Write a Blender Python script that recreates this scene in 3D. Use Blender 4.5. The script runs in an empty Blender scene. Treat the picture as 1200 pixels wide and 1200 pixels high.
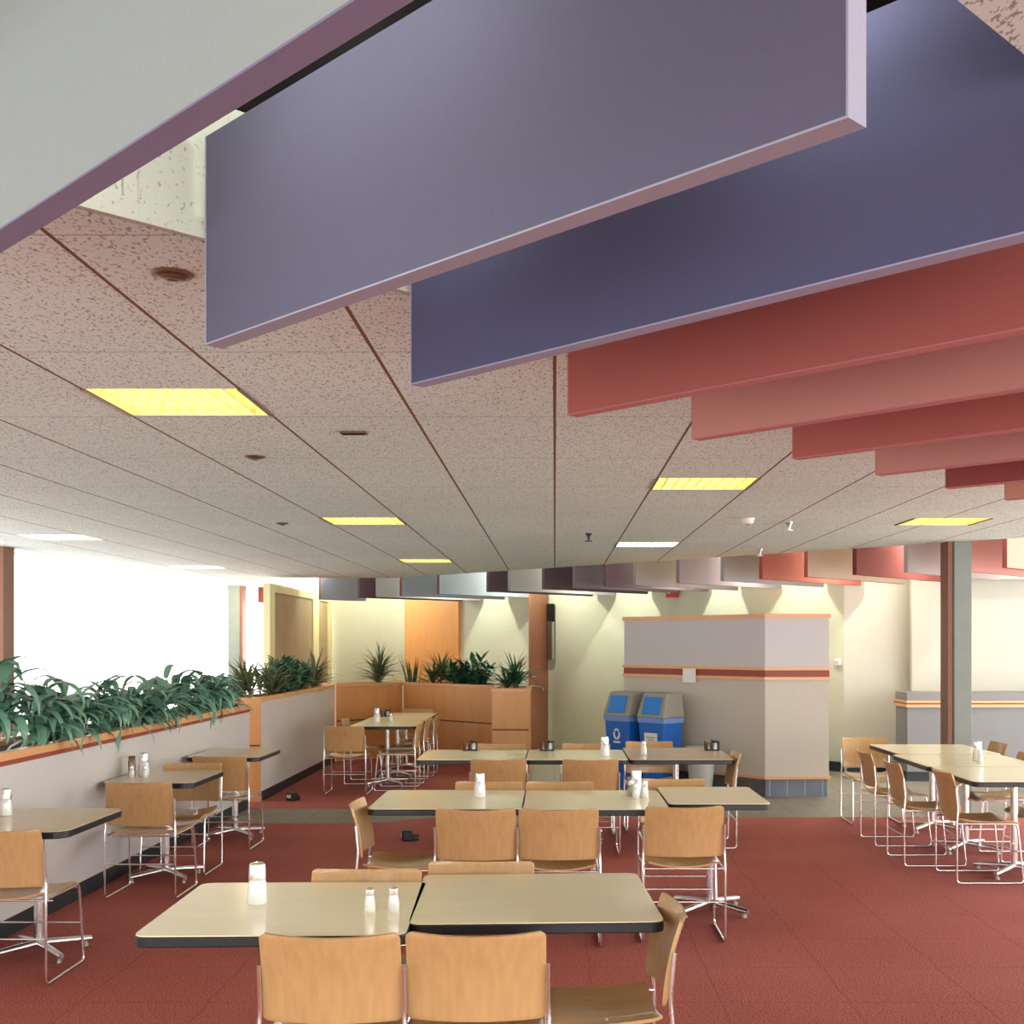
import bpy, bmesh, math, random
from mathutils import Vector, Matrix
R = math.radians
PI = math.pi
rnd = random.Random(7)
scn = bpy.context.scene
col = scn.collection

# ------------------------------------------------------------------ materials
def mat(name, color=(0.8, 0.8, 0.8), rough=0.6, metal=0.0, spec=0.5, emit=None, estr=0.0,
        noise=None, bump=None, coat=0.0):
    m = bpy.data.materials.new(name)
    m.use_nodes = True
    nt = m.node_tree
    b = nt.nodes['Principled BSDF']
    b.inputs['Base Color'].default_value = (*color, 1)
    b.inputs['Roughness'].default_value = rough
    b.inputs['Metallic'].default_value = metal
    b.inputs['Specular IOR Level'].default_value = spec
    b.inputs['Coat Weight'].default_value = coat
    if emit:
        b.inputs['Emission Color'].default_value = (*emit, 1)
        b.inputs['Emission Strength'].default_value = estr
    if noise:
        sc, amt, stretch = noise
        tc = nt.nodes.new('ShaderNodeTexCoord')
        mp = nt.nodes.new('ShaderNodeMapping')
        mp.inputs['Scale'].default_value = stretch
        nz = nt.nodes.new('ShaderNodeTexNoise')
        nz.inputs['Scale'].default_value = sc
        nz.inputs['Detail'].default_value = 3
        nt.links.new(tc.outputs['Object'], mp.inputs[0])
        nt.links.new(mp.outputs[0], nz.inputs['Vector'])
        mx = nt.nodes.new('ShaderNodeMix')
        mx.data_type = 'RGBA'
        mx.inputs[6].default_value = (*[c * (1 - amt) for c in color], 1)
        mx.inputs[7].default_value = (*[min(1, c * (1 + amt)) for c in color], 1)
        nt.links.new(nz.outputs['Fac'], mx.inputs[0])
        nt.links.new(mx.outputs[2], b.inputs['Base Color'])
        if bump:
            bp = nt.nodes.new('ShaderNodeBump')
            bp.inputs['Strength'].default_value = bump
            bp.inputs['Distance'].default_value = 0.01
            nt.links.new(nz.outputs['Fac'], bp.inputs['Height'])
            nt.links.new(bp.outputs[0], b.inputs['Normal'])
    return m

def math_node(nt, op, a, b=None, c=None):
    n = nt.nodes.new('ShaderNodeMath')
    n.operation = op
    for i, v in enumerate((a, b, c)):
        if v is None:
            continue
        if isinstance(v, (int, float)):
            n.inputs[i].default_value = v
        else:
            nt.links.new(v, n.inputs[i])
    return n.outputs[0]

def speck_material(name, base, dark, jointed=True, amount=0.60):
    """mineral fibre ceiling tile: fissured specks, long joints with the T-bar shadow painted brown, hairline cross joints"""
    m = mat(name, base, 0.9, spec=0.1)
    nt = m.node_tree
    b = nt.nodes['Principled BSDF']
    tc = nt.nodes.new('ShaderNodeTexCoord')
    mp = nt.nodes.new('ShaderNodeMapping')
    mp.inputs['Scale'].default_value = (105, 48, 60)
    mp.inputs['Rotation'].default_value = (0, 0, R(28))
    nt.links.new(tc.outputs['Object'], mp.inputs[0])
    nz = nt.nodes.new('ShaderNodeTexNoise')
    nz.inputs['Scale'].default_value = 1.0
    nz.inputs['Detail'].default_value = 2.5
    nz.inputs['Roughness'].default_value = 0.6
    nt.links.new(mp.outputs[0], nz.inputs['Vector'])
    cr = nt.nodes.new('ShaderNodeValToRGB')
    cr.color_ramp.elements[0].position = amount
    cr.color_ramp.elements[0].color = (0, 0, 0, 1)
    cr.color_ramp.elements[1].position = amount + 0.045
    cr.color_ramp.elements[1].color = (1, 1, 1, 1)
    nt.links.new(nz.outputs['Fac'], cr.inputs[0])
    big = nt.nodes.new('ShaderNodeTexNoise')
    big.inputs['Scale'].default_value = 0.7
    nt.links.new(tc.outputs['Object'], big.inputs['Vector'])
    bm_ = nt.nodes.new('ShaderNodeMix')
    bm_.data_type = 'RGBA'
    bm_.inputs[6].default_value = (*[c * 0.9 for c in base], 1)
    bm_.inputs[7].default_value = (*[min(1, c * 1.08) for c in base], 1)
    nt.links.new(big.outputs['Fac'], bm_.inputs[0])
    mx = nt.nodes.new('ShaderNodeMix')
    mx.data_type = 'RGBA'
    mx.inputs[7].default_value = (*dark, 1)
    nt.links.new(bm_.outputs[2], mx.inputs[6])
    nt.links.new(math_node(nt, 'MULTIPLY', cr.outputs[0], 0.75), mx.inputs[0])
    out = mx.outputs[2]
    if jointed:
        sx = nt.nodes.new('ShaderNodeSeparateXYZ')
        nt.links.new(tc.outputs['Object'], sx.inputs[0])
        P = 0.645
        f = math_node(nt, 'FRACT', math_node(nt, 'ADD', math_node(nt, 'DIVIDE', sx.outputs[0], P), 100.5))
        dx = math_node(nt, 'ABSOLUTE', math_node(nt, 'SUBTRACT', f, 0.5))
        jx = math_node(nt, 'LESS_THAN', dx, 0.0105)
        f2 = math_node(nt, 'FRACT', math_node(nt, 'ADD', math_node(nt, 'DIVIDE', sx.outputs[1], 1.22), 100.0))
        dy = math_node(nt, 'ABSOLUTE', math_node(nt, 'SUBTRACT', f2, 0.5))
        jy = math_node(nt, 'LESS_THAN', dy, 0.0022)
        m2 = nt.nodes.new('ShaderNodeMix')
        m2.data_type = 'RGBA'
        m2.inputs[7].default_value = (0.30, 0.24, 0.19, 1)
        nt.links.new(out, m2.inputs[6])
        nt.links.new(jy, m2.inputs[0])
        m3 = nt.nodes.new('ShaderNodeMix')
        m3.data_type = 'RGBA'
        m3.inputs[7].default_value = (0.19, 0.095, 0.05, 1)  # shadow along the T-bars, painted into the joint colour
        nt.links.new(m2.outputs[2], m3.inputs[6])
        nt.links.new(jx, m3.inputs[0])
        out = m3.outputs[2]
    nt.links.new(out, b.inputs['Base Color'])
    return m

def carpet_material():
    m = mat('carpet', (0.3, 0.06, 0.04), 0.95, spec=0.1)
    nt = m.node_tree
    b = nt.nodes['Principled BSDF']
    tc = nt.nodes.new('ShaderNodeTexCoord')
    n1 = nt.nodes.new('ShaderNodeTexNoise')
    n1.inputs['Scale'].default_value = 110
    n1.inputs['Detail'].default_value = 3
    n2 = nt.nodes.new('ShaderNodeTexNoise')
    n2.inputs['Scale'].default_value = 0.9
    n2.inputs['Detail'].default_value = 4
    for n in (n1, n2):
        nt.links.new(tc.outputs['Object'], n.inputs['Vector'])
    mx = nt.nodes.new('ShaderNodeMix'); mx.data_type = 'RGBA'
    mx.inputs[6].default_value = (0.42, 0.108, 0.075, 1)
    mx.inputs[7].default_value = (0.57, 0.20, 0.18, 1)
    nt.links.new(n2.outputs['Fac'], mx.inputs[0])
    m2 = nt.nodes.new('ShaderNodeMix'); m2.data_type = 'RGBA'; m2.blend_type = 'MULTIPLY'
    m2.inputs[0].default_value = 1.0
    cr = nt.nodes.new('ShaderNodeValToRGB')
    cr.color_ramp.elements[0].position = 0.32
    cr.color_ramp.elements[0].color = (0.40, 0.36, 0.38, 1)
    cr.color_ramp.elements[1].position = 0.62
    cr.color_ramp.elements[1].color = (1.15, 1.12, 1.1, 1)
    nt.links.new(n1.outputs['Fac'], cr.inputs[0])
    nt.links.new(mx.outputs[2], m2.inputs[6])
    nt.links.new(cr.outputs[0], m2.inputs[7])
    # wavy joints between the carpet tiles
    sx = nt.nodes.new('ShaderNodeSeparateXYZ')
    nt.links.new(tc.outputs['Object'], sx.inputs[0])
    w = nt.nodes.new('ShaderNodeTexNoise'); w.inputs['Scale'].default_value = 3.0
    nt.links.new(tc.outputs['Object'], w.inputs['Vector'])
    wob = math_node(nt, 'MULTIPLY', math_node(nt, 'SUBTRACT', w.outputs['Fac'], 0.5), 0.05)
    js = []
    for ax in (0, 1):
        q = math_node(nt, 'DIVIDE', math_node(nt, 'ADD', sx.outputs[ax], wob), 0.61)
        f = math_node(nt, 'FRACT', math_node(nt, 'ADD', q, 100.2))
        js.append(math_node(nt, 'LESS_THAN', math_node(nt, 'ABSOLUTE', math_node(nt, 'SUBTRACT', f, 0.5)), 0.008))
    j = math_node(nt, 'MULTIPLY', math_node(nt, 'MAXIMUM', js[0], js[1]), 0.26)
    m3 = nt.nodes.new('ShaderNodeMix'); m3.data_type = 'RGBA'
    m3.inputs[7].default_value = (0.12, 0.02, 0.015, 1)
    nt.links.new(m2.outputs[2], m3.inputs[6])
    nt.links.new(j, m3.inputs[0])
    nt.links.new(m3.outputs[2], b.inputs['Base Color'])
    bp = nt.nodes.new('ShaderNodeBump')
    bp.inputs['Strength'].default_value = 0.5
    bp.inputs['Distance'].default_value = 0.006
    nt.links.new(n1.outputs['Fac'], bp.inputs['Height'])
    nt.links.new(bp.outputs[0], b.inputs['Normal'])
    return m

def grid_material(name, c1, c2, grout, size, gw=0.06, rough=0.4, axes=(0, 1)):
    m = mat(name, c1, rough, spec=0.4)
    nt = m.node_tree
    b = nt.nodes['Principled BSDF']
    tc = nt.nodes.new('ShaderNodeTexCoord')
    sx = nt.nodes.new('ShaderNodeSeparateXYZ')
    nt.links.new(tc.outputs['Object'], sx.inputs[0])
    fs = []
    for ax in axes:
        f = math_node(nt, 'FRACT', math_node(nt, 'ADD', math_node(nt, 'DIVIDE', sx.outputs[ax], size), 100.5))
        fs.append(math_node(nt, 'LESS_THAN', math_node(nt, 'ABSOLUTE', math_node(nt, 'SUBTRACT', f, 0.5)), gw / 2))
    g = fs[0] if len(fs) == 1 else math_node(nt, 'MAXIMUM', fs[0], fs[1])
    nz = nt.nodes.new('ShaderNodeTexNoise'); nz.inputs['Scale'].default_value = 4
    nt.links.new(tc.outputs['Object'], nz.inputs['Vector'])
    mx = nt.nodes.new('ShaderNodeMix'); mx.data_type = 'RGBA'
    mx.inputs[6].default_value = (*c1, 1); mx.inputs[7].default_value = (*c2, 1)
    nt.links.new(nz.outputs['Fac'], mx.inputs[0])
    m2 = nt.nodes.new('ShaderNodeMix'); m2.data_type = 'RGBA'
    m2.inputs[7].default_value = (*grout, 1)
    nt.links.new(mx.outputs[2], m2.inputs[6]); nt.links.new(g, m2.inputs[0])
    nt.links.new(m2.outputs[2], b.inputs['Base Color'])
    return m

def wood(name, color, rough=0.35, scale=9, stretch=(1, 1, 0.12), amt=0.16, coat=0.15):
    return mat(name, color, rough, noise=(scale, amt, stretch), coat=coat)

def glass_material(name, tint=(1, 1, 1), refl=0.06):
    m = bpy.data.materials.new(name); m.use_nodes = True
    nt = m.node_tree
    nt.nodes.clear()
    o = nt.nodes.new('ShaderNodeOutputMaterial')
    t = nt.nodes.new('ShaderNodeBsdfTransparent'); t.inputs[0].default_value = (*tint, 1)
    g = nt.nodes.new('ShaderNodeBsdfGlossy'); g.inputs['Roughness'].default_value = 0.02
    x = nt.nodes.new('ShaderNodeMixShader'); x.inputs[0].default_value = refl
    nt.links.new(t.outputs[0], x.inputs[1]); nt.links.new(g.outputs[0], x.inputs[2])
    nt.links.new(x.outputs[0], o.inputs[0])
    return m

M = {
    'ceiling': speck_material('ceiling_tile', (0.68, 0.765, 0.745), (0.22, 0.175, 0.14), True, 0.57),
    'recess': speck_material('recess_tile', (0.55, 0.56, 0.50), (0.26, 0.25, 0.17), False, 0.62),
    'void': mat('dark_void', (0.015, 0.013, 0.015), 0.9, spec=0.1),
    'upper': mat('upper_ceiling', (0.80, 0.79, 0.72), 0.9, spec=0.1),
    'carpet': carpet_material(),
    'tile': grid_material('grey_floor_tile', (0.20, 0.175, 0.145), (0.27, 0.24, 0.20), (0.13, 0.10, 0.08), 0.3, 0.03, 0.5),
    'wall': mat('cream_wall', (0.56, 0.565, 0.47), 0.85, spec=0.2, noise=(30, 0.05, (1, 1, 1))),
    'counter': mat('counter_grey_laminate', (0.20, 0.195, 0.21), 0.5, noise=(60, 0.10, (1, 1, 1))),
    'wall2': mat('warm_white_wall', (0.56, 0.53, 0.47), 0.85, spec=0.2, noise=(30, 0.04, (1, 1, 1))),
    'laminate': mat('grey_laminate', (0.62, 0.585, 0.58), 0.35, noise=(60, 0.10, (1, 1, 1)), spec=0.4),
    'booth_up': mat('mauve_grey_laminate', (0.58, 0.54, 0.56), 0.6, noise=(70, 0.10, (1, 1, 1)), spec=0.3),
    'booth_low': mat('taupe_grey_laminate', (0.56, 0.50, 0.44), 0.6, noise=(70, 0.10, (1, 1, 1)), spec=0.3),
    'ply': wood('beech_plywood', (0.56, 0.33, 0.145), 0.30, 38, (1.0, 1.0, 0.07), 0.22, 0.25),
    'ply_seat': wood('beech_plywood_seat', (0.58, 0.32, 0.13), 0.28, 38, (1.0, 0.07, 1.0), 0.22, 0.35),
    'ply_edge': mat('plywood_edge', (0.74, 0.52, 0.28), 0.5),
    'oak': wood('oak_veneer', (0.72, 0.34, 0.13), 0.4, 8, (1, 1, 0.15), 0.12, 0.1),
    'oak2': wood('oak_trim', (0.74, 0.37, 0.17), 0.35, 10, (0.3, 0.3, 1), 0.10, 0.1),
    'redtrim': mat('red_stripe', (0.30, 0.05, 0.025), 0.5),
    'reveal': mat('reveal_groove', (0.12, 0.04, 0.015), 0.7),
    'black': mat('black_base', (0.012, 0.016, 0.022), 0.5),
    'edge': mat('black_edge_band', (0.012, 0.012, 0.018), 0.35),
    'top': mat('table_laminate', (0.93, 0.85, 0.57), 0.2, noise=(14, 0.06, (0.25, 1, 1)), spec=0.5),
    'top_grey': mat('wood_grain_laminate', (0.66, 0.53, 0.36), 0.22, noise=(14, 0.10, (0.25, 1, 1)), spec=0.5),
    'chrome': mat('chrome', (0.92, 0.92, 0.93), 0.24, 1.0),
    'steel': mat('brushed_steel', (0.60, 0.60, 0.62), 0.35, 1.0),
    'white': mat('white_plastic', (0.85, 0.84, 0.80), 0.35),
    'sugar': mat('sugar_in_glass', (0.72, 0.71, 0.69), 0.08, coat=0.6),
    'pepper': mat('pepper_in_glass', (0.32, 0.27, 0.23), 0.1, coat=0.6),
    'amber': mat('amber_glass', (0.30, 0.14, 0.06), 0.1, coat=0.5),
    'blue': mat('blue_plastic', (0.012, 0.13, 0.52), 0.4, noise=(5, 0.1, (1, 1, 1))),
    'blue2': mat('bright_blue_flap', (0.01, 0.20, 0.66), 0.4),
    'hood': mat('grey_hood_plastic', (0.31, 0.29, 0.25), 0.5),
    'bag': mat('clear_liner_bag', (0.20, 0.32, 0.68), 0.25),
    'trash': mat('pale_grey_plastic', (0.47, 0.45, 0.43), 0.5),
    'brownpaint': mat('brown_painted_steel', (0.17, 0.062, 0.03), 0.5, noise=(12, 0.1, (1, 1, 1))),
    'greenpaint': mat('grey_green_paint', (0.19, 0.21, 0.19), 0.5, noise=(6, 0.12, (1, 1, 1))),
    'door': wood('red_brown_door', (0.36, 0.12, 0.06), 0.45, 12, (1, 1, 0.1), 0.15),
    'leaf': mat('blue_green_leaf', (0.14, 0.29, 0.20), 0.4, noise=(3, 0.45, (1, 1, 1))),
    'leaf2': mat('dark_green_leaf', (0.035, 0.13, 0.055), 0.4, noise=(3, 0.5, (1, 1, 1))),
    'leaf3': mat('olive_leaf', (0.13, 0.16, 0.065), 0.5, noise=(3, 0.4, (1, 1, 1))),
    'stem': mat('plant_stem', (0.20, 0.17, 0.09), 0.7),
    'soil': mat('soil', (0.045, 0.025, 0.015), 0.95, noise=(30, 0.5, (1, 1, 1))),
    'glass': glass_material('window_glass', (0.97, 0.99, 0.98), 0.05),
    'taupe': mat('taupe_screen', (0.40, 0.30, 0.18), 0.7, noise=(2, 0.15, (1, 1, 1))),
    'yellowframe': mat('cream_yellow_frame', (0.80, 0.76, 0.45), 0.6),
    'paper': mat('white_paper', (0.86, 0.80, 0.80), 0.8),
    'ink': mat('grey_print', (0.30, 0.28, 0.30), 0.8),
    'redalarm': mat('red_alarm', (0.55, 0.02, 0.02), 0.4),
    'concrete': mat('pale_concrete', (0.75, 0.74, 0.71), 0.9, noise=(2, 0.08, (1, 1, 1))),
    'bronze': mat('brown_vent_metal', (0.17, 0.085, 0.05), 0.5, 0.3),
    'louver': mat('yellow_louver', (0.85, 0.80, 0.42), 0.4),
    'tube': mat('fluorescent_tube', (1, 1, 1), 0.5, emit=(1.0, 0.95, 0.58), estr=3.0),
    'tube_w': mat('white_fluorescent_tube', (1, 1, 1), 0.5, emit=(1.0, 0.98, 0.84), estr=6.0),
    'booth_tile': grid_material('blue_grey_base_tile', (0.10, 0.12, 0.17), (0.20, 0.22, 0.28), (0.36, 0.34, 0.34), 0.2, 0.05, 0.35, axes=(0,)),
    'dark_tile': grid_material('brown_grey_base_tile', (0.085, 0.075, 0.08), (0.13, 0.11, 0.11), (0.2, 0.16, 0.14), 0.2, 0.05, 0.35, axes=(0,)),
}
def fabric(name, c, amt=0.06):
    return mat(name, c, 0.95, spec=0.1, noise=(150, amt, (1, 1, 1)), bump=0.06)

# ------------------------------------------------------------------ mesh builder
class MB:
    def __init__(self):
        self.bm = bmesh.new()
    def box(self, c, s, rot=None):
        m = Matrix.Translation(c)
        if rot is not None:
            m = m @ rot
        m = m @ Matrix.Diagonal((*s, 1))
        bmesh.ops.create_cube(self.bm, size=1.0, matrix=m)
        return self
    def bounds(self, a, b):
        return self.box([(a[i] + b[i]) / 2 for i in range(3)], [abs(b[i] - a[i]) for i in range(3)])
    def prism(self, pts, z0, z1):
        vb = [self.bm.verts.new((x, y, z0)) for x, y in pts]
        vt = [self.bm.verts.new((x, y, z1)) for x, y in pts]
        n = len(pts)
        self.bm.faces.new(vb[::-1]); self.bm.faces.new(vt)
        for i in range(n):
            self.bm.faces.new((vb[i], vb[(i + 1) % n], vt[(i + 1) % n], vt[i]))
        return self
    def lathe(self, prof, c=(0, 0, 0), seg=20):
        rings = []
        for r, z in prof:
            rings.append([self.bm.verts.new((c[0] + r * math.cos(2 * PI * k / seg), c[1] + r * math.sin(2 * PI * k / seg), c[2] + z)) for k in range(seg)])
        for a, b in zip(rings, rings[1:]):
            for k in range(seg):
                self.bm.faces.new((a[k], a[(k + 1) % seg], b[(k + 1) % seg], b[k]))
        self.bm.faces.new(rings[0][::-1]); self.bm.faces.new(rings[-1])
        return self
    def tube(self, pts, r, seg=8):
        pts = [Vector(p) for p in pts]
        rings = []
        up = None
        for i, p in enumerate(pts):
            if i == 0: d = pts[1] - p
            elif i == len(pts) - 1: d = p - pts[-2]
            else: d = (pts[i + 1] - p).normalized() + (p - pts[i - 1]).normalized()
            d.normalize()
            if up is None:
                up = Vector((1, 0, 0)) if abs(d.x) < 0.8 else Vector((0, 1, 0))
            a = (up - d * up.dot(d)).normalized(); b = d.cross(a); up = a
            rr = r[i] if isinstance(r, (list, tuple)) else r
            rings.append([self.bm.verts.new(p + (a * math.cos(2 * PI * k / seg) + b * math.sin(2 * PI * k / seg)) * rr) for k in range(seg)])
        for x, y in zip(rings, rings[1:]):
            for k in range(seg):
                self.bm.faces.new((x[k], x[(k + 1) % seg], y[(k + 1) % seg], y[k]))
        self.bm.faces.new(rings[0][::-1]); self.bm.faces.new(rings[-1])
        return self
    def sheet(self, fn, nu, nv, th):
        """curved panel: fn(u,v)->(point, normal)"""
        A, B = [], []
        for i in range(nu + 1):
            ra, rb = [], []
            for j in range(nv + 1):
                p, n = fn(i / nu, j / nv)
                p = Vector(p); n = Vector(n)
                ra.append(self.bm.verts.new(p + n * th / 2)); rb.append(self.bm.verts.new(p - n * th / 2))
            A.append(ra); B.append(rb)
        f = self.bm.faces.new
        for i in range(nu):
            for j in range(nv):
                f((A[i][j], A[i + 1][j], A[i + 1][j + 1], A[i][j + 1]))
                f((B[i][j], B[i][j + 1], B[i + 1][j + 1], B[i + 1][j]))
        for i in range(nu):
            f((A[i][0], B[i][0], B[i + 1][0], A[i + 1][0])); f((A[i][nv], A[i + 1][nv], B[i + 1][nv], B[i][nv]))
        for j in range(nv):
            f((A[0][j], A[0][j + 1], B[0][j + 1], B[0][j])); f((A[nu][j], B[nu][j], B[nu][j + 1], A[nu][j + 1]))
        return self
    def build(self, name, m, parent=None, smooth=None, bevel=0, loc=None, rotz=0):
        bmesh.ops.recalc_face_normals(self.bm, faces=self.bm.faces)
        me = bpy.data.meshes.new(name)
        self.bm.to_mesh(me); self.bm.free()
        if isinstance(m, (list, tuple)):
            for x in m: me.materials.append(x)
        else:
            me.materials.append(m)
        if smooth is not None:
            me.shade_smooth()
            me.set_sharp_from_angle(angle=R(smooth))
        o = bpy.data.objects.new(name, me)
        col.objects.link(o)
        if parent: o.parent = parent
        if loc: o.location = loc
        if rotz: o.rotation_euler.z = rotz
        if bevel:
            b = o.modifiers.new('bevel', 'BEVEL'); b.width = bevel; b.segments = 2; b.limit_method = 'ANGLE'
        return o

def tag(o, label, cat, group=None):
    o['label'] = label; o['category'] = cat
    if group: o['group'] = group
    return o
def thing(name, loc, label, cat, group=None, rotz=0):
    o = bpy.data.objects.new(name, None); col.objects.link(o)
    o.empty_display_size = 0.1
    o.location = loc; o.rotation_euler.z = rotz
    return tag(o, label, cat, group)
def struct(o):
    o['kind'] = 'structure'; return o
def dup(root, loc, rotz, label, group=None):
    r = root.copy(); col.objects.link(r)
    r.location = loc; r.rotation_euler.z = rotz
    r['label'] = label
    if group: r['group'] = group
    for ch in list(root.children):
        c = ch.copy(); col.objects.link(c); c.parent = r
        for g in list(ch.children):
            d = g.copy(); col.objects.link(d); d.parent = c
    return r

# ------------------------------------------------------------------ setting
ZC = 2.745           # low ceiling
# floor: carpet, grey tiled walkway, carpet of the dining nook
MB().prism([(-6.3, -5.3), (8.3, -5.3), (8.3, 11.78), (-1.2, 11.72), (-1.75, 11.36), (-6.3, 11.30)], -0.05, 0).build('floor', M['carpet']).__setitem__('kind', 'structure')
MB().prism([(-6.3, 11.30), (-1.75, 11.36), (-1.2, 11.72), (8.3, 11.78), (8.3, 16.6), (3.8, 16.6), (-3, 23.9), (-1.0, 17.1), (-1.0, 12.6), (-1.3, 12.35), (-6.3, 12.35)], -0.05, 0).build('floor', M['tile']).__setitem__('kind', 'structure')
MB().prism([(-6.3, 12.35), (-1.3, 12.35), (-1.0, 12.6), (-1.0, 17.1), (-3, 23.9), (-6.3, 23.9)], -0.05, 0).build('floor', M['carpet']).__setitem__('kind', 'structure')

# low ceiling with cut-outs
lights = [  # x0, y0, warm?, label
    (-1.935, 4.88, 1, 'large yellow-lit square ceiling light, nearest of all, left of the purple baffles'),
    (-1.935, 9.85, 1, 'yellow ceiling light in the middle distance, straight behind the nearest one'),
    (0.645, 7.50, 1, 'bright yellow-white ceiling light just beyond the pink baffles'),
    (0.645, 12.25, 0, 'pale ceiling light near the far ceiling edge, above the recycling bins'),
    (2.985, 9.90, 1, 'yellow ceiling light at far right, in front of the grey-green column'),
    (-1.935, 14.7, 1, 'small pale yellow ceiling light above the wooden planter corner'),
    (-5.16, 11.4, 0, 'white ceiling light at far left beside the window wall'),
    (-5.16, 15.9, 0, 'thin pale ceiling light farther back along the window wall'),
]
LW = 0.645
def ceiling_mesh():
    bm = bmesh.new()
    def poly(pts):
        bm.faces.new([bm.verts.new((x, y, ZC)) for x, y in pts])
    poly([(-6, -5), (8.2, -5), (8.2, 8.1), (-2.5, 18.8), (-6, 18.8)])
    poly([(-6, 18.8), (-4.9, 18.8), (-4.9, 22.4), (-6, 22.4)])
    def cut(co, no):
        bmesh.ops.bisect_plane(bm, geom=bm.verts[:] + bm.edges[:] + bm.faces[:], plane_co=co, plane_no=no)
    s = 0.70710678
    T0, T1, S0, S1 = 1.285, 4.02, -2.0, 12.2
    for t in (T0, T1): cut((-t / 2, t / 2, ZC), (-s, s, 0))
    for q in (S0, S1): cut((q / 2, q / 2, ZC), (s, s, 0))
    for x, y, w, l in lights:
        cut((x, 0, ZC), (1, 0, 0)); cut((x + LW, 0, ZC), (1, 0, 0))
        cut((0, y, ZC), (0, 1, 0)); cut((0, y + 0.58, ZC), (0, 1, 0))
    kill = []
    for f in bm.faces:
        c = f.calc_center_median()
        S, T = c.y + c.x, c.y - c.x
        if T0 < T < T1 and S0 < S < S1: kill.append(f)
        elif any(x < c.x < x + LW and y < c.y < y + 0.58 for x, y, w, l in lights): kill.append(f)
    bmesh.ops.delete(bm, geom=kill, context='FACES')
    bmesh.ops.dissolve_limit(bm, angle_limit=0.01, verts=bm.verts[:], edges=bm.edges[:])
    bmesh.ops.solidify(bm, geom=bm.faces[:], thickness=-0.03)
    zs = [v.co.z for v in bm.verts]
    if min(zs) < ZC - 0.01:
        for v in bm.verts: v.co.z += 0.03
    me = bpy.data.meshes.new('ceiling'); bm.to_mesh(me); bm.free()
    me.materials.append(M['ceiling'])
    o = bpy.data.objects.new('ceiling', me); col.objects.link(o)
    struct(o)
ceiling_mesh()

def st(s, t, z): return ((s - t) / 2, (s + t) / 2, z)
def quadbox(s0, s1, t0, t1, z0, z1):
    b = MB()
    b.prism([st(s0, t0, 0)[:2], st(s1, t0, 0)[:2], st(s1, t1, 0)[:2], st(s0, t1, 0)[:2]], z0, z1)
    return b
# recess walls round the baffle trough, and its dark lid
rw = quadbox(-2.1, 12.3, 4.02, 4.10, ZC + 0.0305, 3.12)
struct(rw.build('trim_1', M['recess']))
struct(quadbox(-2.1, 12.3, 1.20, 1.285, ZC + 0.0305, 3.12).build('trim_2', M['recess']))
# raised battens on the recess wall (edge angle and vertical joints)
b = quadbox(-2.0, 12.2, 3.985, 4.018, ZC + 0.002, ZC + 0.055)
for q in range(12):
    sq = -1.3 + q * 1.06
    b.prism([st(sq, 4.0, 0)[:2], st(sq + 0.05, 4.0, 0)[:2], st(sq + 0.05, 4.018, 0)[:2], st(sq, 4.018, 0)[:2]], ZC + 0.055, 3.12)
struct(b.build('trim_3', M['recess']))
struct(quadbox(-2.1, 12.3, 1.2, 4.1, 3.121, 3.16).build('ceiling_recess', M['void']))
# upper ceiling over the far walkway
b = MB()
b.prism([(8.2, 8.1), (8.3, 16.7), (-2.5, 25.2), (-6.2, 25.2), (-6.2, 22.4), (-4.9, 22.4), (-4.9, 18.8), (-2.5, 18.8)], 3.2, 3.24)
struct(b.build('ceiling_far', M['upper']))
b = MB()
b.prism([(8.2, 8.1), (-2.5, 18.8), (-2.56, 18.74), (8.14, 8.04)], ZC + 0.031, 3.2)
b.prism([(-4.9, 18.8), (-2.5, 18.8), (-2.5, 18.74), (-4.9, 18.74)], ZC + 0.031, 3.2)
struct(b.build('trim_4', M['upper']))

# back walls
def wallseg(name, p, q, z0, z1, th, m):
    p, q = Vector((*p, 0)), Vector((*q, 0))
    d = (q - p).normalized(); n = Vector((-d.y, d.x, 0)) * th
    if n.y < 0: n = -n
    b = MB(); b.prism([(p.x, p.y), (q.x, q.y), (q.x + n.x, q.y + n.y), (p.x + n.x, p.y + n.y)], z0, z1)
    return struct(b.build(name, m))
wallseg('wall_back', (-3.3, 23.1), (3.86, 15.94), 0, 3.2, 0.12, M['wall'])
wallseg('wall_back_left', (-4.35, 23.1), (-3.301, 23.1), 0, 3.2, 0.12, M['wall'])
wallseg('wall_back_right', (3.861, 15.94), (8.2, 15.94), 0, 3.2, 0.12, M['wall2'])
wallseg('wall_right_return', (4.70, 15.72), (8.1, 15.55), 0.0, 3.2, 0.12, M['wall2'])
wallseg('baseboard_back', (3.30, 16.44), (3.84, 15.90), 0, 0.13, 0.03, M['black'])
wallseg('baseboard_right', (3.90, 15.91), (4.65, 15.90), 0, 0.13, 0.03, M['black'])
struct(MB().bounds((4.72, 15.0, 2.52), (8.1, 15.5, 2.75)).build('trim_5', M['wall2']))

struct(MB().bounds((-6.15, 18.9, ZC + 0.001), (-6.01, 25.2, 3.2)).build('trim_6', M['upper']))
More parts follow.
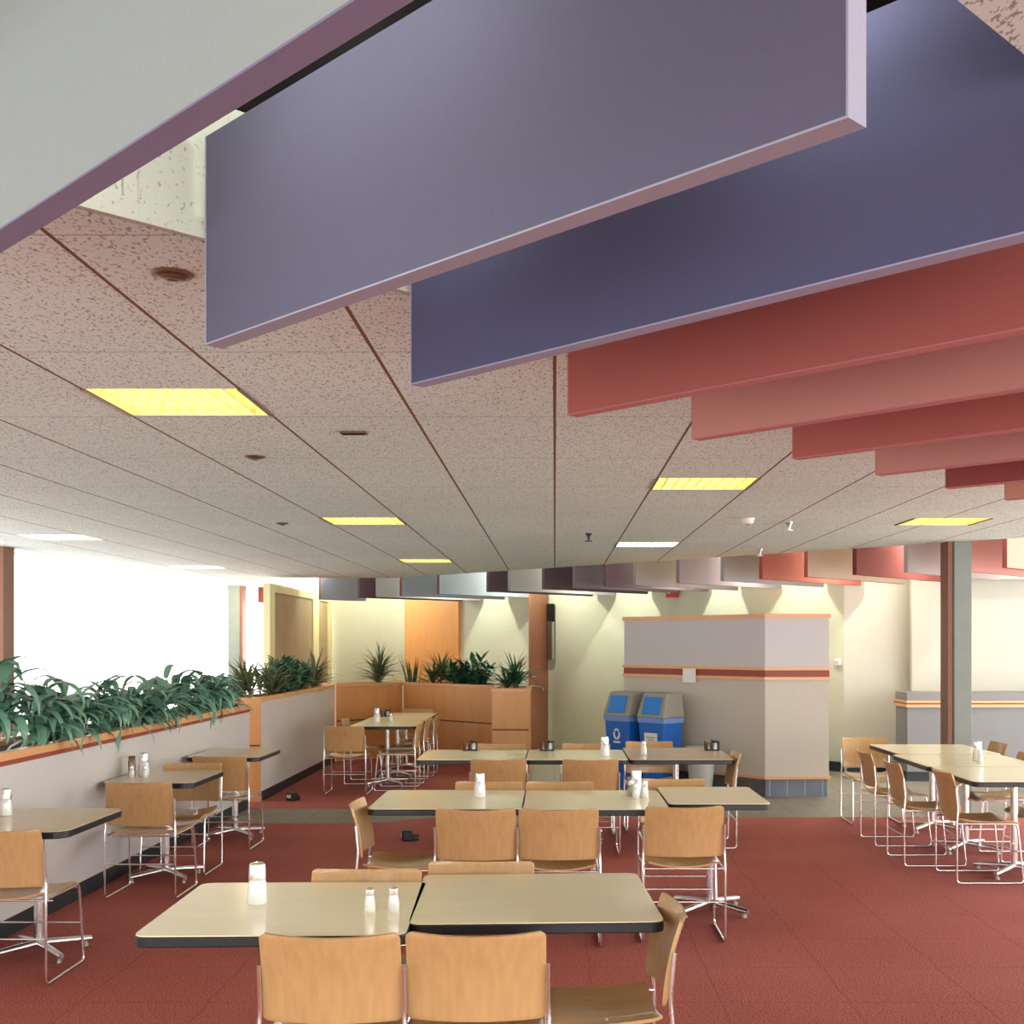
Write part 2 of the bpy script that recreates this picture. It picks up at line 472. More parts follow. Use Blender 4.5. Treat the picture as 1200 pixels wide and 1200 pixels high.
# glazed outer walls (left, right, rear) with mullions
def glazed(name, axis, pos, a0, a1, step, z1=ZC):
    k = 0
    a = a0
    while a < a1 - 0.1:
        e = min(a + step, a1)
        w = thingless = None
        fr = MB()
        def bx(u0, u1, z0, zz, t=0.05):
            if axis == 'x': fr.bounds((pos - t, u0, z0), (pos + t, u1, zz))
            else: fr.bounds((u0, pos - t, z0), (u1, pos + t, zz))
        bx(a, e, 0, 0.08); bx(a, e, z1 - 0.03, z1)
        o = struct(fr.build('window_%d' % (len([x for x in col.objects if x.name.startswith('window_')]) + 1), M['white']))
        g = MB()
        if axis == 'x': g.bounds((pos - 0.004, a + 0.01, 0.081), (pos + 0.004, e - 0.01, z1 - 0.031))
        else: g.bounds((a + 0.01, pos - 0.004, 0.081), (e - 0.01, pos + 0.004, z1 - 0.031))
        g.build('pane', M['glass'], o)
        a = e
glazed('left', 'x', -6.12, -5, 12.85, 5.95)
glazed('left', 'x', -6.12, 12.85, 21.4, 8.55)
glazed('left', 'x', -6.12, 21.4, 25.2, 3.8)
glazed('right', 'x', 8.2, -5, 15.9, 5.2)
glazed('rear', 'y', -5.1, -6, 8.2, 4.7)

# columns: grey-green faces with brown flanks
def column(x, y, w, d, label, top=ZC, side=-1):
    t = thing('steel_column', (x, y, 0), label, 'column')
    MB().bounds((-w / 2 + (0.0 if side > 0 else 0.05), -d / 2, 0), (w / 2 - (0.05 if side > 0 else 0.0), d / 2, top)).build('shaft', M['greenpaint'], t, bevel=0.004)
    if side < 0:
        MB().bounds((-w / 2, -d / 2 - 0.0, 0), (-w / 2 + 0.049, d / 2, top)).build('flange', M['brownpaint'], t)
        MB().bounds((-w / 2 + 0.05, -d / 2 - 0.008, 0), (-w / 2 + 0.062, -d / 2 - 0.0005, top)).build('flange_strip', M['edge'], t)
    else:
        MB().bounds((w / 2 - 0.049, -d / 2 - 0.0, 0), (w / 2, d / 2, top)).build('flange', M['brownpaint'], t)
    return t
column(4.115, 12.25, 0.24, 0.24, 'grey-green steel column with brown left flank, standing right of centre behind the right-hand tables', side=-1)
column(-6.0, 12.85, 0.26, 0.26, 'grey and brown steel column at the left edge of the photo, in front of the window', side=1)
column(-5.69, 21.4, 0.26, 0.26, 'grey and brown steel column between the big left window and the vestibule', side=1)

# open brown door at the back wall with a knob
d = MB().bounds((-0.022, -0.90, 0.01), (0.022, 0, 2.62)).build('door_1', M['door'], loc=(-0.13, 19.86, 0), rotz=R(-17))
struct(d)
k = MB().lathe([(0.006, 0), (0.010, 0.02), (0.028, 0.035), (0.03, 0.05), (0.015, 0.062)], seg=14).build('door_knob', M['steel'], d, smooth=50)
k.rotation_euler = (0, R(90), 0); k.location = (0.022, -0.45, 0.97)
k2 = MB().lathe([(0.006, 0), (0.010, 0.02), (0.028, 0.035), (0.03, 0.05), (0.015, 0.062)], seg=14).build('door_knob', M['steel'], d, smooth=50)
k2.rotation_euler = (0, R(-90), 0); k2.location = (-0.022, -0.55, 0.97)
# narrow metal plate and dark plate hung beside the door
t = thing('wall_plate', (-0.06, 19.76, 1.45), 'tall narrow grey metal strip with a dark top on the wall beside the brown door', 'wall plate', rotz=R(-45))
MB().bounds((-0.09, -0.03, 0), (0.05, 0.03, 0.62)).build('metal_panel', M['steel'], t)
MB().bounds((-0.08, -0.03, 0.63), (0.05, 0.03, 0.92)).build('dark_panel', M['void'], t)
# wood panel on the far wall
t = thing('wall_panel', (-2.25, 22.02, 0), 'tall orange-brown wood panel on the far wall behind the planter', 'wall panel', rotz=R(-45))
MB().bounds((-0.78, -0.045, 0), (0.78, 0.02, 2.70)).build('veneer', M['oak'], t)
MB().bounds((-0.78, -0.06, 2.70), (0.78, 0.02, 3.18)).build('header', M['upper'], t)

# vestibule: cream frame with taupe screen, runs away from the camera on the left
t = thing('vestibule_screen', (-4.34, 18.0, 0), 'taupe screen in a cream-yellow lit frame left of the white wall, behind the tall plants', 'partition')
b = MB()
b.bounds((-0.05, 0, 0), (0.05, 0.32, 2.62)).bounds((-0.05, 0.32, 2.50), (0.05, 5.0, 2.62)).bounds((-0.05, 3.25, 0), (0.05, 3.75, 2.5)).bounds((-0.05, 4.70, 0), (0.05, 5.0, 2.5))
b.build('frame', M['yellowframe'], t)
MB().bounds((-0.02, 0.32, 0), (0.02, 3.25, 2.50)).build('screen', M['taupe'], t)
MB().bounds((-0.02, 3.75, 0), (0.02, 4.70, 2.50)).build('side_panel', M['taupe'], t)
t = thing('strip_light', (-5.0, 20.4, 2.86), 'long white fluorescent strip hung near the ceiling above the vestibule', 'ceiling light')
MB().bounds((0.0, -0.06, 0.03), (1.25, 0.06, 0.08)).build('housing', M['white'], t)
MB().tube([(0.03, 0, 0.012), (1.22, 0, 0.012)], 0.017).build('tube', M['tube_w'], t)
MB().tube([(0.1, 0, 0.08), (0.1, 0, 0.34)], 0.006).build('rod', M['steel'], t)
MB().tube([(1.15, 0, 0.08), (1.15, 0, 0.34)], 0.006).build('rod', M['steel'], t)


# ------------------------------------------------------------------ ceiling lights
for i, (x, y, warm, lab) in enumerate(lights):
    t = thing('ceiling_light', (x + LW / 2, y + 0.29, ZC), lab, 'ceiling light')
    w, d_ = LW / 2 - 0.006, 0.284
    h = 0.11
    b = MB()
    b.bounds((-w, -d_, h), (w, d_, h + 0.01))
    b.bounds((-w, -d_, 0.0), (-w + 0.008, d_, h)).bounds((w - 0.008, -d_, 0.0), (w, d_, h))
    b.bounds((-w, -d_, 0.0), (w, -d_ + 0.008, h)).bounds((-w, d_ - 0.008, 0.0), (w, d_, h))
    b.build('housing', M['louver'] if warm else M['white'], t)
    for yy in (-0.17, 0, 0.17):
        MB().tube([(-w + 0.02, yy, 0.075), (w - 0.02, yy, 0.075)], 0.019).build('tube', M['tube'] if warm else M['tube_w'], t)
    b = MB()
    for q in range(1, 9):
        xx = -w + q * 2 * w / 9
        b.bounds((xx - 0.003, -d_ + 0.009, 0.004), (xx + 0.003, d_ - 0.009, 0.045))
    for yy in (-0.088, 0.088):
        b.bounds((-w + 0.009, yy - 0.003, 0.005), (w - 0.009, yy + 0.003, 0.046))
    b.build('louver_grid', M['louver'] if warm else M['white'], t)
    if x > -5:
        MB().bounds((w - 0.004, -d_, -0.006), (w + 0.012, d_, 0.001)).build('frame_strip', M['bronze'], t)
        MB().bounds((-w - 0.012, -d_, -0.006), (-w + 0.004, d_, 0.001)).build('frame_strip', M['bronze'], t)

# round diffusers, slots, sprinklers, detector
def vent(x, y, r, lab, slot=False):
    t = thing('ceiling_vent', (x, y, ZC), lab, 'ceiling vent')
    if slot:
        MB().bounds((-r, -0.03, -0.010), (r, 0.03, -0.001)).build('plate', M['bronze'], t)
        MB().bounds((-r * 0.85, -0.012, -0.014), (r * 0.85, 0.012, -0.0105)).build('slot', M['void'], t)
    else:
        MB().lathe([(r * 0.4, -0.010), (r * 0.9, -0.007), (r, 0.001)], seg=28).build('ring', M['bronze'], t, smooth=40)
        MB().lathe([(r * 0.3, -0.015), (r * 0.62, -0.013), (r * 0.66, -0.0105)], seg=24).build('cone', M['bronze'], t, smooth=40)
        MB().lathe([(r * 0.1, -0.021), (r * 0.28, -0.019), (r * 0.3, -0.0155)], seg=20).build('hub', M['bronze'], t)
vent(-1.08, 3.37, 0.062, 'round brown ceiling vent left of the biggest purple baffle')
vent(-0.99, 5.88, 0.065, 'small brown slot in the ceiling right of the nearest yellow light', True)
vent(-1.67, 6.65, 0.06, 'small round ceiling vent behind the nearest yellow light')
vent(-2.35, 10.3, 0.055, 'tiny ceiling vent left of the second yellow light')
def sprinkler(x, y, lab, m):
    t = thing('sprinkler_head', (x, y, ZC), lab, 'sprinkler')
    MB().lathe([(0.012, -0.07), (0.014, -0.03), (0.03, -0.012), (0.032, 0.002)], seg=16).build('body', m, t, smooth=40)
    MB().lathe([(0.035, -0.078), (0.035, -0.0705)], seg=16).build('deflector', m, t)
sprinkler(0.32, 11.25, 'small black sprinkler head under the ceiling near the middle of the photo', M['edge'])
sprinkler(2.0, 10.2, 'pale sprinkler head right of the white smoke detector', M['steel'])
sprinkler(2.25, 13.1, 'pale sprinkler head close to the far edge of the low ceiling', M['steel'])
t = thing('smoke_detector', (1.60, 9.9, ZC), 'small white smoke detector beyond the pink baffles', 'detector')
MB().lathe([(0.03, -0.05), (0.045, -0.04), (0.05, -0.018), (0.06, -0.001)], seg=22).build('dome', M['white'], t, smooth=40)
MB().lathe([(0.008, -0.058), (0.012, -0.0505)], seg=10).build('lamp', M['redalarm'], t)

# ------------------------------------------------------------------ baffles
F = {
    'violet': fabric('violet_binding', (0.24, 0.22, 0.34)),
    'pale': fabric('pale_grey_fabric', (0.38, 0.43, 0.43)),
    'purple': fabric('purple_grey_fabric', (0.118, 0.112, 0.175)),
    'purple_l': fabric('light_purple_binding', (0.34, 0.34, 0.43)),
    'blue': fabric('blue_purple_fabric', (0.088, 0.088, 0.165)),
    'blue_l': fabric('blue_purple_binding', (0.33, 0.32, 0.46)),
    'red': fabric('brick_red_fabric', (0.38, 0.115, 0.10)),
    'red_l': fabric('dusty_rose_binding', (0.48, 0.19, 0.19)),
    'rose': fabric('dusty_rose_fabric', (0.50, 0.235, 0.205)),
    'salmon': fabric('salmon_fabric', (0.58, 0.28, 0.20)),
    'far_red': fabric('far_red_fabric', (0.27, 0.085, 0.07)),
    'far_plum': fabric('far_plum_red_fabric', (0.16, 0.045, 0.045)),
    'darkred': fabric('dark_red_fabric', (0.26, 0.07, 0.065)),
    'mauve': fabric('mauve_fabric', (0.215, 0.175, 0.215)),
    'dark': fabric('dark_plum_fabric', (0.13, 0.085, 0.11)),
    'grey': fabric('warm_grey_fabric', (0.29, 0.285, 0.30)),
    'bluegrey': fabric('blue_grey_fabric', (0.30, 0.34, 0.42)),
    'peach': fabric('peach_fabric', (0.46, 0.33, 0.26)),
    'pinkgrey': fabric('pink_grey_fabric', (0.40, 0.34, 0.34)),
}
HB = 0.766
def baffle(p, q, z0, z1, th, mf, mb, lab, group):
    """p = end whose bottom front corner is p, runs to q; thickness goes away from the viewer"""
    p, q = Vector((*p, 0)), Vector((*q, 0))
    L = (q - p).length; a = math.atan2((q - p).y, (q - p).x)
    n = Vector((-math.sin(a), math.cos(a), 0))
    o = p + n * th / 2
    t = thing('ceiling_baffle', (o.x, o.y, z0), lab, 'ceiling baffle', group, rotz=a)
    h = z1 - z0
    e = 0.004
    MB().bounds((e, -th / 2 + 0.001, e), (L - e, th / 2 - 0.001, h)).build('panel', mf, t)
    b = MB()
    b.bounds((0, -th / 2, 0), (L, th / 2, e)).bounds((0, -th / 2, e), (e, th / 2, h)).bounds((L - e, -th / 2, e), (L, th / 2, h))
    b.build('edge_binding', mb, t)
    return t
near = [
    ('pale', 'violet', 'pale grey ceiling baffle with purple binding filling the top left corner'),
    ('purple', 'purple_l', 'biggest fully seen purple-grey ceiling baffle, with a pale bound right end'),
    ('blue', 'blue_l', 'deep blue-purple ceiling baffle directly behind the biggest one'),
    ('red', 'red_l', 'brick red ceiling baffle, first behind the blue-purple ones'),
    ('rose', 'red_l', 'lighter dusty rose ceiling baffle, second behind the blue-purple ones'),
    ('red', 'red_l', 'brick red ceiling baffle third behind the blue-purple ones'),
    ('rose', 'red_l', 'dusty rose ceiling baffle between two brick red ones, fourth of the red run'),
    ('darkred', 'red_l', 'dark red ceiling baffle, fifth of the red run'),
    ('salmon', 'red_l', 'small salmon ceiling baffle near the right edge, sixth of the red run'),
    ('darkred', 'red_l', 'last dark red ceiling baffle, barely showing at the right edge'),
]
for k, (f, e, lab) in enumerate(near):
    s = HB * (1.60 + 1.225 * k) if k else HB * 1.545
    t0, t1 = 3.955, 1.31
    p = ((s - t0) / 2, (s + t0) / 2); q = ((s - t1) / 2, (s + t1) / 2)
    baffle(p, q, 1.7 + HB, 3.0, 0.05, F[f], F[e], lab, 'baffles in the near ceiling trough')
# far row beyond the ceiling edge; light-dark alternation between lamps is painted into fabrics
far = [(302, 'darkred', 'small brown-red end of a baffle against the left window, left of the vestibule'),
       (373, 'bluegrey', 'pale blue-grey far baffle with a dark red end, right of the vestibule'),
       (419, 'dark', 'dark plum far baffle, alone against the white wall'),
       (440, 'grey', 'warm grey far baffle right of the lone dark plum one'),
       (468, 'bluegrey', 'pale far baffle just left of the wood wall panel'),
       (512, 'bluegrey', 'blue far baffle with a dark end in front of the wood wall panel'),
       (570, 'dark', 'dark plum far baffle between the blue and the pale grey ones'),
       (595, 'grey', 'pale grey far baffle left of the brown door'),
       (635, 'dark', 'dark plum far baffle above the brown door'),
       (671, 'mauve', 'mauve far baffle right above the grey wall plate'),
       (707, 'dark', 'dark plum far baffle above the left side of the grey booth'),
       (742, 'grey', 'grey far baffle left of the red alarm'),
       (793, 'mauve', 'mauve far baffle directly above the red alarm'),
       (845, 'grey', 'warm grey far baffle just left of the brick red one'),
       (890, 'far_red', 'brick red far baffle above the grey booth'),
       (943, 'peach', 'peach far baffle between a brick red and a dark red one'),
       (1000, 'far_plum', 'dark red far baffle above the bright corner of the back wall'),
       (1060, 'pinkgrey', 'pink-grey far baffle left of the grey-green column'),
       (1118, 'rose', 'dusty rose far baffle right behind the grey-green column'),
       (1176, 'peach', 'peach far baffle with a red end at the right edge of the photo')]
for px, f, lab in far:
    r = (px - 650) / 1400.0
    s0 = 16.45
    X = s0 * r / (1 + r); Y = s0 - X
    length = 2.27 if px > 400 else 1.0
    c = length / math.sqrt(2)
    if px == 302: c = 0.25; 
    e = {'bluegrey': 'darkred', 'peach': 'red'}.get(f, f)
    if px == 512: e = 'dark'
    baffle((X + 0.035, Y - 0.0), (X + c, Y + c), 1.7 + HB, ZC if px == 302 else 3.0, 0.05, F[f], F[e], lab, 'baffles beyond the far ceiling edge')

# ------------------------------------------------------------------ servery booth
poly = [(0.85, 14.9), (2.34, 13.3), (3.08, 13.35), (3.08, 16.45), (2.45, 16.45)]
def inset(pts, dlt):
    n = len(pts); out = []
    for i in range(n):
        a, b, c = Vector(pts[i - 1]), Vector(pts[i]), Vector(pts[(i + 1) % n])
        d1 = (b - a).normalized(); d2 = (c - b).normalized()
        n1 = Vector((-d1.y, d1.x)); n2 = Vector((-d2.y, d2.x))
        k = (n1 + n2); k = k / (1 + n1.dot(n2))
        out.append(tuple(b + k * dlt))
    return out
t = thing('service_booth', (0, 0, 0), 'grey faceted service booth with wood trim and tiled base, behind the blue bins', 'booth')
MB().prism(inset(poly, 0.012), 0.20, 1.30).build('lower_panel', M['booth_low'], t)
MB().prism(inset(poly, 0.012), 1.44, 1.99).build('upper_panel', M['booth_up'], t)
MB().prism(inset(poly, -0.004), 1.99, 2.04).build('top_cap', M['oak2'], t)
MB().prism(inset(poly, -0.006), 1.41, 1.445).build('rail', M['oak2'], t)
MB().prism(inset(poly, 0.008), 1.335, 1.41).build('red_band', M['redtrim'], t)
MB().prism(inset(poly, -0.006), 1.30, 1.335).build('rail', M['oak2'], t)
MB().prism(inset(poly, -0.006), 0.195, 0.225).build('base_rail', M['oak2'], t)
pi = inset(poly, 0.03)
MB().prism(pi, 0, 0.195).build('tile_base', M['booth_tile'], t)
b = MB().prism(inset(poly[:2] + [(2.3, 13.5), (1.0, 14.95)], 0.0), 0.01, 0.19)
b.build('tile_base', M['dark_tile'], t)
# paper note on the rail
f = Vector((2.34 - 0.85, 13.3 - 14.9, 0)).normalized()
c = Vector((0.85, 14.9, 0)) + f * 1.10
ang = math.atan2(f.y, f.x)
t = thing('paper_note', (c.x - 0.012, c.y - 0.012, 1.25), 'square white paper note taped on the red band of the grey booth', 'note', rotz=ang)
MB().bounds((-0.10, -0.004, 0), (0.10, -0.001, 0.165)).build('sheet', M['paper'], t)

# low counter at right
t = thing('side_counter', (4.37, 14.8, 0), 'long low grey counter with wood edge behind the grey-green column', 'counter')
MB().bounds((0, 0.0, 0.12), (3.7, 0.5, 0.92)).build('body', M['counter'], t)
MB().bounds((0.0, 0.04, 0), (3.7, 0.5, 0.12)).build('kick_base', M['black'], t)
MB().bounds((-0.02, -0.03, 0.92), (3.72, 0.54, 0.955)).build('wood_edge', M['oak2'], t)
MB().bounds((-0.015, -0.02, 0.955), (3.72, 0.54, 0.975)).build('red_stripe', M['redtrim'], t)
MB().bounds((-0.02, -0.03, 0.975), (3.72, 0.54, 1.0)).build('wood_edge', M['oak2'], t)
MB().bounds((0.0, 0.02, 1.0), (3.7, 0.52, 1.10)).build('ledge', M['counter'], t)

# alarm and thermostat
t = thing('fire_alarm', (1.78, 17.93, 2.40), 'red fire alarm box high on the back wall above the booth', 'fire alarm', rotz=R(-45))
MB().bounds((-0.09, -0.07, 0), (0.09, 0.02, 0.19)).build('box', M['redalarm'], t, bevel=0.008)
MB().bounds((-0.05, -0.078, 0.06), (0.0, -0.071, 0.12)).build('lens', M['white'], t)
t = thing('thermostat', (3.80, 15.98, 1.42), 'tiny white thermostat on the back wall corner right of the booth', 'thermostat', rotz=R(-45))
MB().bounds((-0.04, -0.04, 0), (0.03, 0.01, 0.09)).build('case', M['white'], t, bevel=0.004)
MB().lathe([(0.012, 0), (0.012, 0.012)], seg=12).build('dial', M['steel'], t).matrix_local = Matrix.Translation((-0.005, -0.041, 0.045)) @ Matrix.Rotation(R(90), 4, 'X')

# ------------------------------------------------------------------ recycling bins
def bin_(x, y, lab, kind):
    t = thing('recycling_bin', (x, y, 0), lab, 'recycling bin', 'blue recycling bins', rotz=R(-47))
    def frustum(b, z0, w0, d0, z1, w1, d1, oy=0):
        v = [b.bm.verts.new(p) for p in [(-w0, -d0, z0), (w0, -d0, z0), (w0, d0, z0), (-w0, d0, z0), (-w1, -d1 + oy, z1), (w1, -d1 + oy, z1), (w1, d1, z1), (-w1, d1, z1)]]
        for fc in ((3, 2, 1, 0), (4, 5, 6, 7), (0, 1, 5, 4), (1, 2, 6, 5), (2, 3, 7, 6), (3, 0, 4, 7)):
            b.bm.faces.new([v[i] for i in fc])
        return b
    frustum(MB(), 0.0, 0.155, 0.135, 0.82, 0.20, 0.17).build('body', M['blue'], t, bevel=0.015)
    frustum(MB(), 0.785, 0.203, 0.175, 0.845, 0.207, 0.178).build('liner_bag', M['bag'], t)
    frustum(MB(), 0.846, 0.215, 0.187, 1.13, 0.185, 0.165, oy=0.07).build('hood', M['hood'], t, bevel=0.012)
    fl = MB().bounds((-0.135, -0.012, -0.105), (0.135, 0.0, 0.105)).build('flap', M['blue2'], t, bevel=0.004)
    fl.location = (0, -0.148, 0.985); fl.rotation_euler.x = R(-18)
    if kind == 'logo':
        lg = MB()
        for k in range(3):
            a = PI / 2 + k * 2 * PI / 3
            for j in range(5):
                a0 = a - 0.85 + j * 0.34
                lg.box((0.042 * math.cos(a0 + 0.17), 0, 0.055 * math.sin(a0 + 0.17)), (0.026, 0.003, 0.024), Matrix.Rotation(-(a0 + 0.17), 4, 'Y'))
        lg.bounds((-0.055, -0.002, -0.105), (0.055, 0.001, -0.085))
        o = lg.build('recycling_mark', M['white'], t)
        o.location = (0, -0.166, 0.63); o.rotation_euler.x = R(2.5)
    else:
        o = MB().bounds((-0.10, -0.004, -0.07), (0.10, 0.0, 0.07)).build('paper_label', M['paper'], t)
        o.location = (0, -0.168, 0.60); o.rotation_euler.x = R(2.5)
        l = MB()
        for q, w in enumerate((0.07, 0.05)):
            l.bounds((-w, -0.006, 0.012 - q * 0.03), (w, -0.0045, 0.024 - q * 0.03))
        l.build('print', M['ink'], o)
bin_(0.86, 14.36, 'blue recycling bin with a white recycling mark, left of the pair', 'logo')
bin_(1.24, 13.98, 'blue recycling bin with a white paper label, right of the pair', 'label')
t = thing('waste_bin', (1.66, 13.55, 0), 'pale grey tapered waste bin on the floor right of the blue bins', 'waste bin')
MB().lathe([(0.12, 0), (0.17, 0.52), (0.16, 0.52), (0.11, 0.02)], seg=24).build('body', M['trash'], t, smooth=40)
MB().lathe([(0.172, 0.50), (0.182, 0.515), (0.182, 0.54), (0.165, 0.54)], seg=24).build('rim', M['trash'], t, smooth=40)

# ------------------------------------------------------------------ planters
def planter_run(name, lab, p, q, width, m_body, top=1.125, stripe=False, base=True, post=None, face=1):
    """box planter from p to q, its front face on the line p-q, trough behind"""
    p, q = Vector((*p, 0)), Vector((*q, 0))
    L = (q - p).length; a = math.atan2((q - p).y, (q - p).x)
    t = thing(name, (p.x, p.y, 0), lab, 'planter', rotz=a)
    W = width * face
    y0, y1 = (0, W) if W > 0 else (W, 0)
    z0 = 0.10 if base else 0
    b = MB()
    b.bounds((0, y0, z0), (L, y0 + 0.03, top - 0.05)).bounds((0, y1 - 0.03, z0), (L, y1, top - 0.05))
    b.bounds((0, y0 + 0.03, z0), (0.03, y1 - 0.03, top - 0.05)).bounds((L - 0.03, y0 + 0.03, z0), (L, y1 - 0.03, top - 0.05))
    b.build('panel', m_body, t)
    MB().bounds((0.03, y0 + 0.03, top - 0.22), (L - 0.03, y1 - 0.03, top - 0.10)).build('soil', M['soil'], t)
    c = MB()
    zc0 = top - 0.05
    f = 0.055
    c.bounds((-0.01, y0 - 0.012, zc0), (L + 0.01, y0 + f, top)).bounds((-0.01, y1 - f, zc0), (L + 0.01, y1 + 0.012, top))
    c.bounds((-0.01, y0 + f, zc0), (f, y1 - f, top)).bounds((L - f, y0 + f, zc0), (L + 0.01, y1 - f, top))
    c.build('wood_cap', M['oak2'], t, bevel=0.004)
    if stripe:
        ys = (y0 - 0.008, y0 - 0.0005) if face > 0 else (y1 + 0.0005, y1 + 0.008)
        MB().bounds((0, ys[0], zc0 - 0.028), (L, ys[1], zc0 - 0.001)).build('red_stripe', M['redtrim'], t)
    else:
        if not post:
            g = MB(); ys = (y0 - 0.003, y0 + 0.001) if face > 0 else (y1 - 0.001, y1 + 0.003)
            g.bounds((0.01, ys[0], 0.575), (L - 0.01, ys[1], 0.592)).build('groove', M['reveal'], t)
    if base:
        MB().bounds((0.02, y0 + 0.02, 0), (L - 0.02, y1 - 0.02, 0.10)).build('base', M['black'], t)
        ys = (y0 - 0.006, y0 + 0.019) if face > 0 else (y1 - 0.019, y1 + 0.006)
        MB().bounds((0.02, ys[0], 0), (L - 0.02, ys[1], 0.105)).build('cove_base', M['black'], t)
    if post:
        MB().bounds((-0.035, y0 - 0.004, 0.0), (-0.0005, y1 + 0.004, top + 0.001)).build('end_post', M['oak'], t)
        MB().bounds((-0.038, y0 + 0.0, 0.60), (-0.0355, y1, 0.615)).build('groove', M['reveal'], t)
    return t
# runs along the left: front face is at X=-3.2, trough to the left of it (direction +Y, trough at +normal = -X)
planter_run('planter_box', 'long grey planter wall with wood cap and red stripe, nearest at the left', (-3.18, 4.5), (-3.18, 12.45), 0.52, M['laminate'], top=1.075, stripe=True)
# these have face=-1 handled through normal: width to the left of travel
planter_run('planter_box', 'grey planter wall with an orange wood end post, farther along the left', (-3.18, 12.92), (-3.18, 17.25), 0.30, M['laminate'], top=1.125, post=True)
planter_run('planter_box', 'short pale wooden planter section at the back left corner of the nook', (-3.17, 17.34), (-2.32, 18.19), 0.45, M['oak'], top=1.125, base=False)
planter_run('planter_box', 'wide orange wooden planter section behind the far left tables', (-2.30, 18.20), (-0.87, 16.78), 0.45, M['oak'], top=1.125, base=False)
planter_run('planter_box', 'wooden planter end block beside the brown door, closest of the wooden sections', (-0.82, 15.60), (-0.33, 15.60), 1.1, M['oak'], top=1.125, base=False)

# ------------------------------------------------------------------ plants
def leaf(bm, base, az, el, length, width, droop, seg=6, fold=0.25, kink=0.0):
    """one blade: starts at base, goes out at azimuth az / elevation el, bends down by droop (rad)"""
    p = Vector(base); e = el
    pts = []
    for i in range(seg + 1):
        u = i / seg
        w = width * (math.sin(PI * min(1, 0.12 + 0.88 * u) ** 0.75) if u < 1 else 0.0)
        d = Vector((math.cos(az) * math.cos(e), math.sin(az) * math.cos(e), math.sin(e)))
        side = Vector((-math.sin(az), math.cos(az), 0))
        nrm = side.cross(d).normalized()
        if nrm.z < 0 and e < PI / 2: nrm = nrm
        pts.append((p.copy(), side, w / 2, nrm))
        p = p + d * length / seg
        e -= droop / seg * (1 + kink * u)
    rows = []
    for (c, s_, w, n) in pts:
        if w < 1e-4: w = 0.0008
        rows.append((bm.verts.new(c - s_ * w + n * w * fold), bm.verts.new(c), bm.verts.new(c + s_ * w + n * w * fold)))
    for a, b in zip(rows, rows[1:]):
        bm.faces.new((a[0], a[1], b[1], b[0])); bm.faces.new((a[1], a[2], b[2], b[1]))

def plant(loc, kind, lab, height, spread, seed, group, m=None):
    r = random.Random(seed)
    t = thing({'arch': 'arching_leafy_plant', 'spike': 'spiky_dracaena_plant', 'bush': 'bushy_broadleaf_plant', 'sword': 'upright_sword_plant'}[kind], loc, lab, 'plant', group)
    b = MB(); s = MB()
    if kind == 'arch':
        for k in range(9):
            az0 = r.uniform(0, 2 * PI); lean = r.uniform(0.05, 0.5) * spread
            tipx, tipy = math.cos(az0) * lean, math.sin(az0) * lean
            hh = height * r.uniform(0.45, 0.85)
            s.tube([(0.02 * math.cos(az0), 0.02 * math.sin(az0), -0.06), (tipx * 0.4, tipy * 0.4, hh * 0.55), (tipx, tipy, hh)], 0.006, 5)
            for j in range(9):
                u = r.uniform(0.25, 1.0)
                az = r.uniform(0, 2 * PI)
                leaf(b.bm, (tipx * u, tipy * u, hh * u), az, r.uniform(0.2, 1.25), r.uniform(0.24, 0.40), r.uniform(0.055, 0.095), r.uniform(1.2, 2.9))
    elif kind == 'spike':
        for k in range(3):
            az0 = r.uniform(0, 2 * PI); bx, by = math.cos(az0) * 0.07, math.sin(az0) * 0.07
            hh = height * r.uniform(0.15, 0.45)
            s.tube([(bx, by, -0.06), (bx * 1.2, by * 1.2, hh)], 0.012, 6)
            for j in range(34):
                az = r.uniform(0, 2 * PI); z = hh * r.uniform(0.5, 1.0)
                leaf(b.bm, (bx * 1.15, by * 1.15, z), az, r.uniform(0.15, 1.45), height * r.uniform(0.45, 0.62), r.uniform(0.024, 0.042), r.uniform(0.3, 1.3), fold=0.4)
    elif kind == 'sword':
        for k in range(16):
            az = r.uniform(0, 2 * PI); q = r.uniform(0, 0.09)
            leaf(b.bm, (math.cos(az) * q, math.sin(az) * q, -0.05), az, r.uniform(1.2, 1.52), height * r.uniform(0.6, 1.15), r.uniform(0.03, 0.05), r.uniform(0.0, 0.15), fold=0.3)
        s.tube([(0, 0, -0.07), (0, 0, 0.02)], 0.02, 6)
    else:
        for k in range(12):
            az0 = r.uniform(0, 2 * PI); lean = r.uniform(0.1, 0.9) * spread
            hh = height * r.uniform(0.35, 0.8)
            tx, ty = math.cos(az0) * lean, math.sin(az0) * lean
            s.tube([(tx * 0.2, ty * 0.2, -0.06), (tx * 0.7, ty * 0.7, hh * 0.6), (tx, ty, hh)], 0.005, 5)
            for j in range(17):
                u = r.uniform(0.15, 1.0)
                leaf(b.bm, (tx * u, ty * u, hh * u), r.uniform(0, 2 * PI), r.uniform(0.0, 1.3), r.uniform(0.15, 0.26), r.uniform(0.055, 0.09), r.uniform(0.3, 1.4))
    b.build('foliage', m or M['leaf'], t, smooth=60)
    s.build('stems', M['stem'], t)
    return t
ordn = ['nearest', 'second', 'third', 'fourth', 'fifth', 'sixth', 'seventh', 'eighth', 'ninth']
ys = [6.95, 7.6, 8.2, 8.8, 9.4, 10.0, 10.65, 11.3, 11.95]
